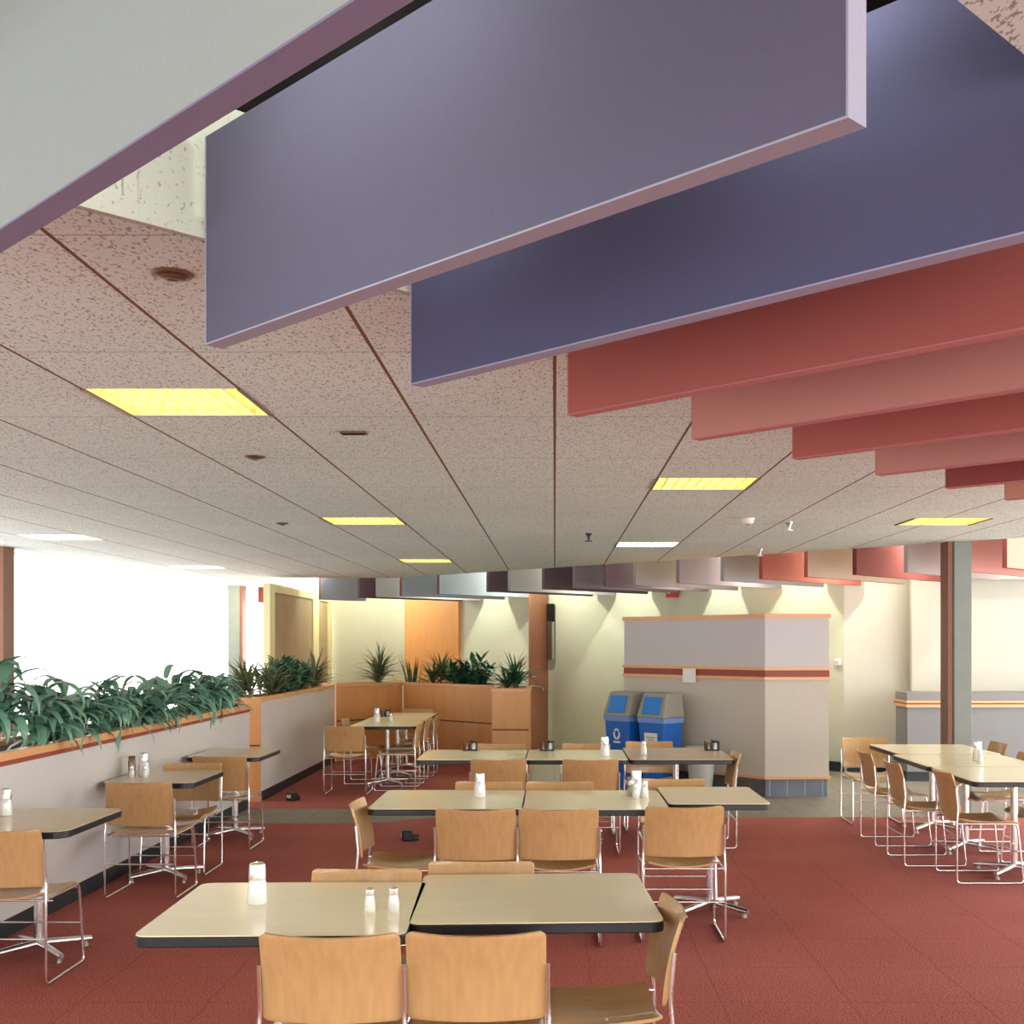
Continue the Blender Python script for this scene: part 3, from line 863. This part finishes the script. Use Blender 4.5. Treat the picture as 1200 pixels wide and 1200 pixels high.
for i, y in enumerate(ys):
    plant((-3.30 + 0.04 * math.sin(i * 2.1), y, 0.99), 'arch', ('arching blue-green plant drooping over the left planter cap, %s from the camera' % ordn[i]) if i else 'arching blue-green plant at the left edge of the photo, nearest on the long planter', (0.70, 0.56, 0.50, 0.54, 0.50, 0.52, 0.56, 0.50, 0.42)[i], 0.42, 20 + i, 'arching plants on the long left planter')
far_pl = [(-3.36, 13.15, 'spike', 'reddish-green spiky plant at the orange end post of the second planter', 0.72, 'leaf3'),
          (-3.36, 13.95, 'spike', 'spiky plant second from the orange end post', 0.70, 'leaf3'),
          (-3.36, 14.7, 'bush', 'dark bushy plant in the middle of the second planter', 0.62, 'leaf2'),
          (-3.36, 15.5, 'bush', 'dark bushy plant second last on the grey part of the planter', 0.62, 'leaf2'),
          (-3.36, 16.4, 'spike', 'olive spiky plant last on the grey part of the planter', 0.75, 'leaf3')]
for i, (x, y, kd, lab, h, m_) in enumerate(far_pl):
    plant((x, y, 1.03), kd, lab, h, 0.3, 50 + i, 'tall plants on the second left planter', M[m_])
def at(px, Y): return (px - 650) / 1400.0 * Y
back_pl = [(444, 18.25, 'spike', 'fan-shaped spiky palm standing alone above the pale wooden planter section', 0.85, 'leaf3'),
           (483, 18.30, 'sword', 'thin upright sword-leaved plant left on the wide wooden planter', 0.60, 'leaf2'),
           (512, 17.95, 'spike', 'olive spiky plant in front of the wood wall panel', 0.80, 'leaf3'),
           (541, 17.62, 'bush', 'low dark-green broadleaf plant on the wide wooden planter', 0.50, 'leaf2'),
           (562, 17.35, 'bush', 'dark-green broadleaf plant at the right end of the wide wooden planter', 0.62, 'leaf2'),
           (600, 16.15, 'spike', 'dense green palm-like plant on the end block beside the brown door', 0.82, 'leaf2')]
for i, (px, y, kd, lab, h, m_) in enumerate(back_pl):
    plant((at(px, y), y, 1.02), kd, lab, h, 0.28, 80 + i, 'plants on the wooden planters', M[m_])

# ------------------------------------------------------------------ tables
def rounded(w, d, r, seg=5):
    pts = []
    for cx, cy, a0 in ((w / 2 - r, d / 2 - r, 0), (-w / 2 + r, d / 2 - r, 90), (-w / 2 + r, -d / 2 + r, 180), (w / 2 - r, -d / 2 + r, 270)):
        for k in range(seg + 1):
            a = R(a0 + 90 * k / seg)
            pts.append((cx + r * math.cos(a), cy + r * math.sin(a)))
    return pts
def table(x, y, w, d, rot, lab, group, m='top', foot_rot=45, cr=0.045):
    t = thing('dining_table', (x, y, 0), lab, 'table', group, rotz=R(rot))
    zt = 0.74
    MB().prism(rounded(w - 0.004, d - 0.004, cr), zt - 0.004, zt).build('tabletop', M[m], t)
    MB().prism(rounded(w, d, cr), zt - 0.040, zt - 0.0045).build('edge_band', M['edge'], t, bevel=0.004)
    MB().prism(rounded(0.34, 0.34, 0.03), zt - 0.052, zt - 0.0405).build('mounting_plate', M['edge'], t)
    MB().tube([(0, 0, 0.055), (0, 0, zt - 0.052)], 0.027, 16).build('pedestal', M['chrome'], t, smooth=50)
    for k in range(4):
        a = R(foot_rot + 90 * k) - R(rot)
        c_, s_ = math.cos(a), math.sin(a)
        L = 0.31 if w > 0.7 else 0.29
        f = MB().tube([(c_ * 0.0, s_ * 0.0, 0.062), (c_ * (L - 0.03), s_ * (L - 0.03), 0.040), (c_ * L, s_ * L, 0.038)], [0.022, 0.019, 0.016], 10).build('foot', M['chrome'], t, smooth=50)
        MB().lathe([(0.018, 0), (0.018, 0.012), (0.008, 0.016), (0.008, 0.03)], (c_ * (L - 0.03), s_ * (L - 0.03), 0), 12).build('glide', M['steel'], f)
    return t
gA, gB, gC = 'front row of tables', 'middle row of tables', 'back row of tables'
table(-0.955, 4.38, 0.90, 0.88, 1.5, 'square pale laminate table in the front row holding the large sugar dispenser', gA)
table(-0.080, 4.56, 0.89, 0.88, 2.5, 'empty square pale laminate table in the front row, right of the one with shakers', gA)
table(-0.645, 7.42, 0.905, 0.90, 0, 'square table at the left end of the middle row, with a white dispenser', gB)
table(0.245, 7.40, 0.86, 0.90, 0, 'square table in the centre of the middle row, with a cluster of dispensers', gB)
table(0.995, 7.62, 0.62, 0.86, 0, 'narrow empty table at the right end of the middle row', gB)
table(-0.70, 10.40, 0.91, 0.95, 0, 'table at the left end of the back row with one black caddy', gC)
table(0.19, 10.40, 0.85, 0.95, 0, 'middle table of the back row with a black caddy and dispenser', gC)
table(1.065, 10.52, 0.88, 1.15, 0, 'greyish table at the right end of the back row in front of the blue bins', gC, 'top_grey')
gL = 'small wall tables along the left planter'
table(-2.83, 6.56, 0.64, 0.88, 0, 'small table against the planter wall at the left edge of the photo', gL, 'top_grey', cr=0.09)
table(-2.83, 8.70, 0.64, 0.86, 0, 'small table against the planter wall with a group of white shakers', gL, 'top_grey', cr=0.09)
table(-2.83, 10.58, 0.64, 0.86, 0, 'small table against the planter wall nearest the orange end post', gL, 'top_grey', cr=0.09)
gD = 'tables in the far left nook'
table(-2.02, 14.45, 0.78, 0.88, 0, 'nearest table of the run in the wooden planter nook', gD)
table(-2.02, 15.36, 0.78, 0.88, 0, 'middle table of the run in the wooden planter nook', gD)
table(-2.02, 16.27, 0.78, 0.88, 0, 'farthest table of the run in the wooden planter nook', gD)
gR = 'right-hand run of tables'
table(3.46, 10.95, 0.90, 1.02, 0, 'farthest table of the right-hand run, in front of the column', gR)
table(3.40, 9.88, 0.94, 1.02, 0, 'middle table of the right-hand run, holding a white dispenser', gR, cr=0.05)
table(3.40, 8.84, 0.94, 0.98, 0, 'nearest table of the right-hand run, cut by the right edge of the photo', gR, cr=0.05)

# ------------------------------------------------------------------ chairs
def arc(c, r, a0, a1, n, plane):
    out = []
    for k in range(n + 1):
        a = a0 + (a1 - a0) * k / n
        out.append(plane(c, r * math.cos(a), r * math.sin(a)))
    return out
def bend(pts, rad=0.03, n=4):
    """round the corners of a polyline"""
    P = [Vector(p) for p in pts]; out = [P[0]]
    for a, b, c in zip(P, P[1:], P[2:]):
        d1 = (a - b).normalized(); d2 = (c - b).normalized()
        r = min(rad, (a - b).length / 2, (c - b).length / 2)
        s, e = b + d1 * r, b + d2 * r
        for k in range(n + 1):
            u = k / n
            out.append(s * (1 - u) ** 2 + b * 2 * u * (1 - u) + e * u ** 2)
    out.append(P[-1])
    return out
def make_chair(loc, rotz, lab, group):
    t = thing('dining_chair', loc, lab, 'chair', group, rotz)
    # backrest: plywood, curved round the sitter, leaning back
    HWb = 0.222
    def bk(u, v):
        x = (u - 0.5) * 2
        zz = 0.493 + v * 0.294
        # softly rounded corners
        lim = 1.0
        ev = abs(v - 0.5) * 2
        if ev > 0.88: lim = 1 - 0.075 * (1 - math.sqrt(max(0, 1 - ((ev - 0.88) / 0.12) ** 2)))
        xx = x * HWb * lim
        cz = 0.009 * (1 - x * x)
        y = -0.205 - v * 0.062 - 0.035 * (1 - x * x) + 0.012 * math.sin(PI * v)
        return (xx, y, zz - cz * v), Vector((0.3 * x, -1, -0.15)).normalized()
    MB().sheet(bk, 16, 34, 0.012).build('backrest', M['ply'], t, smooth=50)
    def se(u, v):
        x = (u - 0.5) * 2
        ev = abs(v - 0.5) * 2
        lim = 1.0
        if ev > 0.88: lim = 1 - 0.075 * (1 - math.sqrt(max(0, 1 - ((ev - 0.88) / 0.12) ** 2)))
        y = -0.205 + v * 0.43
        z = 0.448 - 0.030 * (1 - x * x) * (1 - 0.55 * v) - 0.018 * math.sin(PI * v) - (0.030 * max(0, (v - 0.8) / 0.2) ** 2) + 0.008 * (1 - v)
        return (x * 0.215 * lim, y, z), Vector((0, 0, 1))
    MB().sheet(se, 14, 14, 0.012).build('seat', M['ply_seat'], t, smooth=50)
    r = 0.0074
    for sx in (-1, 1):
        X = 0.235 * sx
        path = bend([(X * 0.98, -0.241, 0.675), (X * 0.98, -0.226, 0.52), (X, -0.235, 0.42), (X, -0.235, 0.0075), (X, 0.24, 0.0075), (X * 0.97, 0.195, 0.425), (X * 0.95, -0.235, 0.425)], 0.028)
        MB().tube(path, r, 8).build('side_frame', M['chrome'], t, smooth=60)
    MB().tube([(-0.232, 0.218, 0.215), (0.232, 0.218, 0.215)], 0.0055, 8).build('stretcher', M['chrome'], t, smooth=60)
    MB().tube([(-0.235, -0.235, 0.235), (0.235, -0.235, 0.235)], 0.0055, 8).build('stretcher', M['chrome'], t, smooth=60)
    MB().tube([(-0.226, 0.17, 0.412), (0.226, 0.17, 0.412)], 0.0055, 8).build('seat_bar', M['chrome'], t, smooth=60)
    MB().tube([(-0.226, -0.13, 0.405), (0.226, -0.13, 0.405)], 0.0055, 8).build('seat_bar', M['chrome'], t, smooth=60)
    return t
# (x, y) of the backrest top, facing angle (0 = away from the camera), label, group
g1, g2, g3 = 'chairs of the front row', 'chairs of the middle row', 'chairs of the back row'
g4, g5, g6 = 'chairs at the left wall tables', 'chairs in the far left nook', 'chairs of the right-hand run'
chairs = [
    (-0.712, 3.76, 0, 'plywood chair at bottom centre-left with its back to the camera, left of the two nearest', g1),
    (-0.250, 3.78, 1, 'plywood chair at bottom centre with its back to the camera, right of the two nearest', g1),
    (0.430, 4.19, 93, 'plywood chair seen side-on at the right end of the front row, facing left', g1),
    (-0.765, 4.88, 180, 'plywood chair facing the camera behind the front-row table with shakers', g1),
    (-0.310, 5.05, 180, 'plywood chair facing the camera behind the empty front-row table', g1),
    (-0.440, 6.63, 0, 'plywood chair with its back to the camera at the left table of the middle row', g2),
    (0.022, 6.64, 0, 'plywood chair with its back to the camera at the centre table of the middle row', g2),
    (0.735, 6.74, 0, 'plywood chair with its back to the camera at the right of the middle row', g2),
    (-1.165, 6.95, -90, 'plywood chair seen side-on at the left end of the middle row, facing right', g2),
    (-0.440, 7.99, 180, 'plywood chair facing the camera behind the left table of the middle row', g2),
    (0.030, 7.99, 180, 'plywood chair facing the camera behind the centre table of the middle row', g2),
    (0.800, 8.15, 180, 'plywood chair facing the camera behind the narrow table of the middle row', g2),
    (-0.447, 9.50, 0, 'plywood chair with its back to the camera at the left table of the back row', g3),
    (0.285, 9.50, 0, 'plywood chair with its back to the camera at the middle table of the back row', g3),
    (-0.490, 11.02, 180, 'plywood chair facing the camera behind the left table of the back row', g3),
    (0.290, 11.05, 180, 'brightly lit plywood chair facing the camera behind the middle table of the back row', g3),
    (0.890, 11.28, 180, 'plywood chair facing the camera in front of the blue bins', g3),
    (1.560, 10.15, 90, 'plywood chair seen side-on at the right end of the back row, facing left', g3),
    (-2.760, 5.88, 0, 'plywood chair at the left edge of the photo, at the nearest wall table', g4),
    (-2.760, 7.90, 0, 'plywood chair with its back to the camera at the wall table with white shakers', g4),
    (-2.800, 9.26, 180, 'plywood chair facing the camera behind the wall table with white shakers', g4),
    (-2.750, 9.78, 0, 'plywood chair with its back to the camera at the wall table nearest the end post', g4),
    (-2.360, 13.38, 0, 'plywood chair with its back to the camera at the near end of the nook tables', g5),
    (-1.560, 14.02, 90, 'plywood chair facing left, nearest on the right side of the nook tables', g5),
    (-1.540, 14.78, 90, 'plywood chair facing left, second on the right side of the nook tables', g5),
    (-1.500, 15.55, 90, 'plywood chair facing left, third on the right side of the nook tables', g5),
    (-2.600, 14.70, -90, 'plywood chair facing right between the grey planter and the nook tables', g5),
    (-1.950, 16.98, 180, 'plywood chair facing the camera at the far end of the nook tables', g5),
    (3.040, 11.75, 180, 'plywood chair facing the camera at the far end of the right-hand tables', g6),
    (2.640, 10.27, -90, 'plywood chair facing right, farthest on the left side of the right-hand tables', g6),
    (2.620, 9.36, -90, 'plywood chair facing right, middle on the left side of the right-hand tables', g6),
    (2.800, 8.70, -90, 'plywood chair facing right, nearest on the left side of the right-hand tables', g6),
    (4.170, 11.15, 90, 'plywood chair facing left beyond the right-hand tables, right of the column', g6),
    (3.990, 10.00, 90, 'plywood chair facing left under the middle right-hand table, cut by the right edge', g6),
    (3.990, 9.05, 90, 'plywood chair facing left under the nearest right-hand table, cut by the right edge', g6),
]
BK = 0.285
first = None
for bx, by, ang, lab, grp in chairs:
    a = R(ang)
    loc = (bx - math.sin(a) * BK, by + math.cos(a) * BK, 0)
    if first is None:
        first = make_chair(loc, a, lab, grp)
    else:
        dup(first, loc, a, lab, grp)

# ------------------------------------------------------------------ table ware
def dispenser(x, y, lab, z=0.74, s=1.0):
    t = thing('sugar_dispenser', (x, y, z), lab, 'dispenser', 'white sugar dispensers')
    MB().lathe([(0.033 * s, 0), (0.037 * s, 0.004 * s), (0.037 * s, 0.03 * s), (0.034 * s, 0.07 * s), (0.030 * s, 0.09 * s)], seg=24).build('jar', M['sugar'], t, smooth=40)
    l = MB().lathe([(0.031 * s, 0.0905 * s), (0.032 * s, 0.10 * s), (0.031 * s, 0.135 * s), (0.029 * s, 0.147 * s), (0.02 * s, 0.152 * s)], seg=24).build('lid', M['chrome'], t, smooth=40)
    MB().bounds((-0.010 * s, -0.034 * s, 0.120 * s), (0.010 * s, -0.026 * s, 0.148 * s)).build('pour_flap', M['steel'], l)
    return t
def shaker(x, y, lab, m='sugar', z=0.74, s=1.0, cat='shaker'):
    t = thing('shaker', (x, y, z), lab, cat, 'salt and pepper shakers')
    MB().lathe([(0.019 * s, 0), (0.021 * s, 0.004 * s), (0.019 * s, 0.035 * s), (0.015 * s, 0.058 * s)], seg=18).build('jar', M[m], t, smooth=40)
    MB().lathe([(0.0155 * s, 0.0585 * s), (0.0165 * s, 0.064 * s), (0.016 * s, 0.080 * s), (0.008 * s, 0.087 * s)], seg=18).build('lid', M['chrome'], t, smooth=40)
    return t
def caddy(x, y, lab, z=0.74):
    t = thing('condiment_caddy', (x, y, z), lab, 'caddy', 'black table caddies')
    b = MB()
    b.bounds((-0.065, -0.035, 0), (0.065, 0.035, 0.012)).bounds((-0.065, -0.035, 0.0121), (-0.058, 0.035, 0.085)).bounds((0.058, -0.035, 0.0121), (0.065, 0.035, 0.085)).bounds((-0.004, -0.035, 0.0121), (0.004, 0.035, 0.10))
    b.build('rack', M['edge'], t, bevel=0.003)
    MB().lathe([(0.022, 0.0121), (0.022, 0.06), (0.012, 0.075)], (-0.031, 0, 0), 14).build('jar', M['amber'], t, smooth=40)
    MB().lathe([(0.022, 0.0121), (0.022, 0.055), (0.014, 0.07)], (0.031, 0, 0), 14).build('jar', M['sugar'], t, smooth=40)
    MB().lathe([(0.024, 0.0705), (0.024, 0.09)], (0.031, 0, 0), 14).build('lid', M['edge'], t)
dispenser(-1.10, 4.42, 'large white sugar dispenser with chrome lid on the left front-row table')
shaker(-0.665, 4.30, 'slim chrome-capped pepper shaker on the left front-row table', 'white', s=0.98)
shaker(-0.580, 4.30, 'white salt shaker right beside the slim shaker on the front-row table', s=1.02)
dispenser(-0.470, 7.50, 'white sugar dispenser on the left table of the middle row')
dispenser(0.520, 7.62, 'taller white dispenser in the cluster on the centre table of the middle row', s=1.05)
shaker(0.560, 7.46, 'white shaker at the right front of the cluster on the middle row', s=1.3)
shaker(0.505, 7.44, 'white shaker at the left front of the cluster on the middle row', s=1.1)
shaker(0.485, 7.56, 'dark pepper shaker at the back of the cluster on the middle row', 'pepper', s=1.2)
caddy(-0.76, 10.78, 'black condiment caddy on the left table of the back row')
caddy(-0.07, 10.78, 'black condiment caddy on the middle table of the back row')
caddy(1.42, 10.80, 'black condiment caddy at the right end of the back row')
dispenser(0.43, 10.25, 'white sugar dispenser on the middle table of the back row', s=1.1)
shaker(0.775, 10.40, 'slim white shaker on the greyish table of the back row', s=1.4)
dispenser(-3.08, 6.70, 'white dispenser at the left edge of the photo on the nearest wall table')
dispenser(-3.00, 8.72, 'white sugar dispenser in the group on the second wall table', s=1.1)
shaker(-3.045, 8.60, 'small white shaker left in the group on the second wall table')
shaker(-2.95, 8.60, 'small white shaker right in the group on the second wall table')
t = thing('amber_jar', (-3.10, 8.76, 0.74), 'brown amber jar behind the white shakers on the second wall table', 'jar')
MB().lathe([(0.026, 0), (0.028, 0.1), (0.022, 0.12)], seg=18).build('body', M['amber'], t, smooth=40)
MB().lathe([(0.024, 0.1205), (0.024, 0.14)], seg=18).build('lid', M['bronze'], t)
dispenser(-2.19, 14.72, 'white dispenser on the nook tables in front of the wooden planter', s=1.15)
shaker(-2.03, 14.80, 'small white shaker right of the dispenser on the nook tables', s=1.2)
caddy(-2.25, 15.90, 'black condiment caddy at the back of the nook tables')
dispenser(3.49, 9.86, 'white sugar dispenser on the middle right-hand table', s=1.05)
shaker(3.44, 9.66, 'white shaker in front of the dispenser on the right-hand table', s=1.2)

# small black floor outlets
def outlet(x, y, lab, rot):
    t = thing('floor_outlet', (x, y, 0), lab, 'floor outlet', 'black floor outlets', rotz=R(rot))
    MB().bounds((-0.045, -0.05, 0), (0.045, 0.05, 0.09)).build('housing', M['edge'], t, bevel=0.012)
    MB().bounds((-0.054, -0.03, 0.03), (-0.046, 0.03, 0.065)).build('cover_plate', M['steel'], t, bevel=0.004)
    MB().bounds((0.046, -0.03, 0.0), (0.10, 0.03, 0.05)).build('plug', M['edge'], t, bevel=0.008)
outlet(-2.86, 13.0, 'small black floor outlet beside the grey planter wall near the walkway', 60)
outlet(-1.28, 10.35, 'small black floor outlet on the carpet left of the back row tables', 15)

# ------------------------------------------------------------------ camera and light
cam = bpy.data.cameras.new('camera')
cam.sensor_width = 36; cam.lens = 42.0
cam.shift_x = -50 / 1200; cam.shift_y = 155 / 1200
cam.clip_end = 200
co = bpy.data.objects.new('camera', cam); col.objects.link(co)
co.location = (0, 0, 1.7); co.rotation_euler = (R(90), 0, 0)
scn.camera = co

w = bpy.data.worlds.new('sky'); scn.world = w; w.use_nodes = True
bg = w.node_tree.nodes['Background']
bg.inputs[0].default_value = (1.0, 0.985, 0.96, 1)
# overcast daylight: brighter behind the camera and to the right than to the left
wt = w.node_tree
tcw = wt.nodes.new('ShaderNodeTexCoord'); sw = wt.nodes.new('ShaderNodeSeparateXYZ')
wt.links.new(tcw.outputs['Generated'], sw.inputs[0])
mr = wt.nodes.new('ShaderNodeMapRange'); mr.interpolation_type = 'SMOOTHSTEP'
mr.inputs['From Min'].default_value = -0.75; mr.inputs['From Max'].default_value = 0.1
mr.inputs['To Min'].default_value = 1.25; mr.inputs['To Max'].default_value = 4.0
wt.links.new(sw.outputs[0], mr.inputs['Value'])
wt.links.new(mr.outputs[0], bg.inputs[1])

def area(name, loc, rot, sx, sy, power, color, portal=False):
    l = bpy.data.lights.new(name, 'AREA'); l.shape = 'RECTANGLE'; l.size = sx; l.size_y = sy
    l.energy = power; l.color = color
    if portal: l.cycles.is_portal = True
    o = bpy.data.objects.new(name, l); col.objects.link(o)
    o.location = loc; o.rotation_euler = rot
    return o
area('portal_left', (-6.0, 10, 1.4), (0, R(-90), 0), 2.7, 30, 0, (1, 1, 1), True)
area('portal_right', (8.1, 5.4, 1.4), (0, R(90), 0), 2.7, 21, 0, (1, 1, 1), True)
area('portal_rear', (1, -5.0, 1.4), (R(90), 0, 0), 14, 2.7, 0, (1, 1, 1), True)
# lamps above the near trough
def lamp(name, loc, power, color, r=0.06, typ='POINT'):
    l = bpy.data.lights.new(name, typ); l.energy = power; l.color = color
    l.shadow_soft_size = r
    o = bpy.data.objects.new(name, l); col.objects.link(o); o.location = loc
    return o
for s_, t_, pw in ((1.50, 3.25, 6), (1.50, 2.55, 6), (2.75, 3.55, 3), (2.75, 1.9, 4)):
    x, y, z = st(s_, t_, 3.07)
    lamp('trough_lamp', (x, y, z), pw, (0.98, 1.0, 0.86), 0.05)
# lamps between the far baffles, close to the back wall: they throw the scallops
for s_, t_ in ((18.3, 25.3), (18.5, 21.8), (18.5, 19.25), (18.5, 17.3), (18.5, 14.8), (18.5, 12.92), (18.6, 11.2), (18.3, 9.4)):
    x, y, z = st(s_, t_, 2.92)
    if t_ < 12: y = min(y, 15.1); x = y - t_
    lamp('wallwash_lamp', (x, y, z), 32, (0.97, 1.0, 0.76), 0.03)
lamp('vestibule_lamp', (-5.2, 20.5, 2.5), 30, (1.0, 0.93, 0.62), 0.1)

scn.view_settings.view_transform = 'Standard'
scn.view_settings.look = 'None'
scn.view_settings.gamma = 1
scn.view_settings.exposure = 1.0
scn.view_settings.use_curve_mapping = False
scn.cycles.use_denoising = True
scn.cycles.max_bounces = 8
scn.cycles.diffuse_bounces = 5
scn.cycles.transparent_max_bounces = 12
scn.cycles.caustics_reflective = False
scn.cycles.caustics_refractive = False
scn.cycles.sample_clamp_indirect = 6
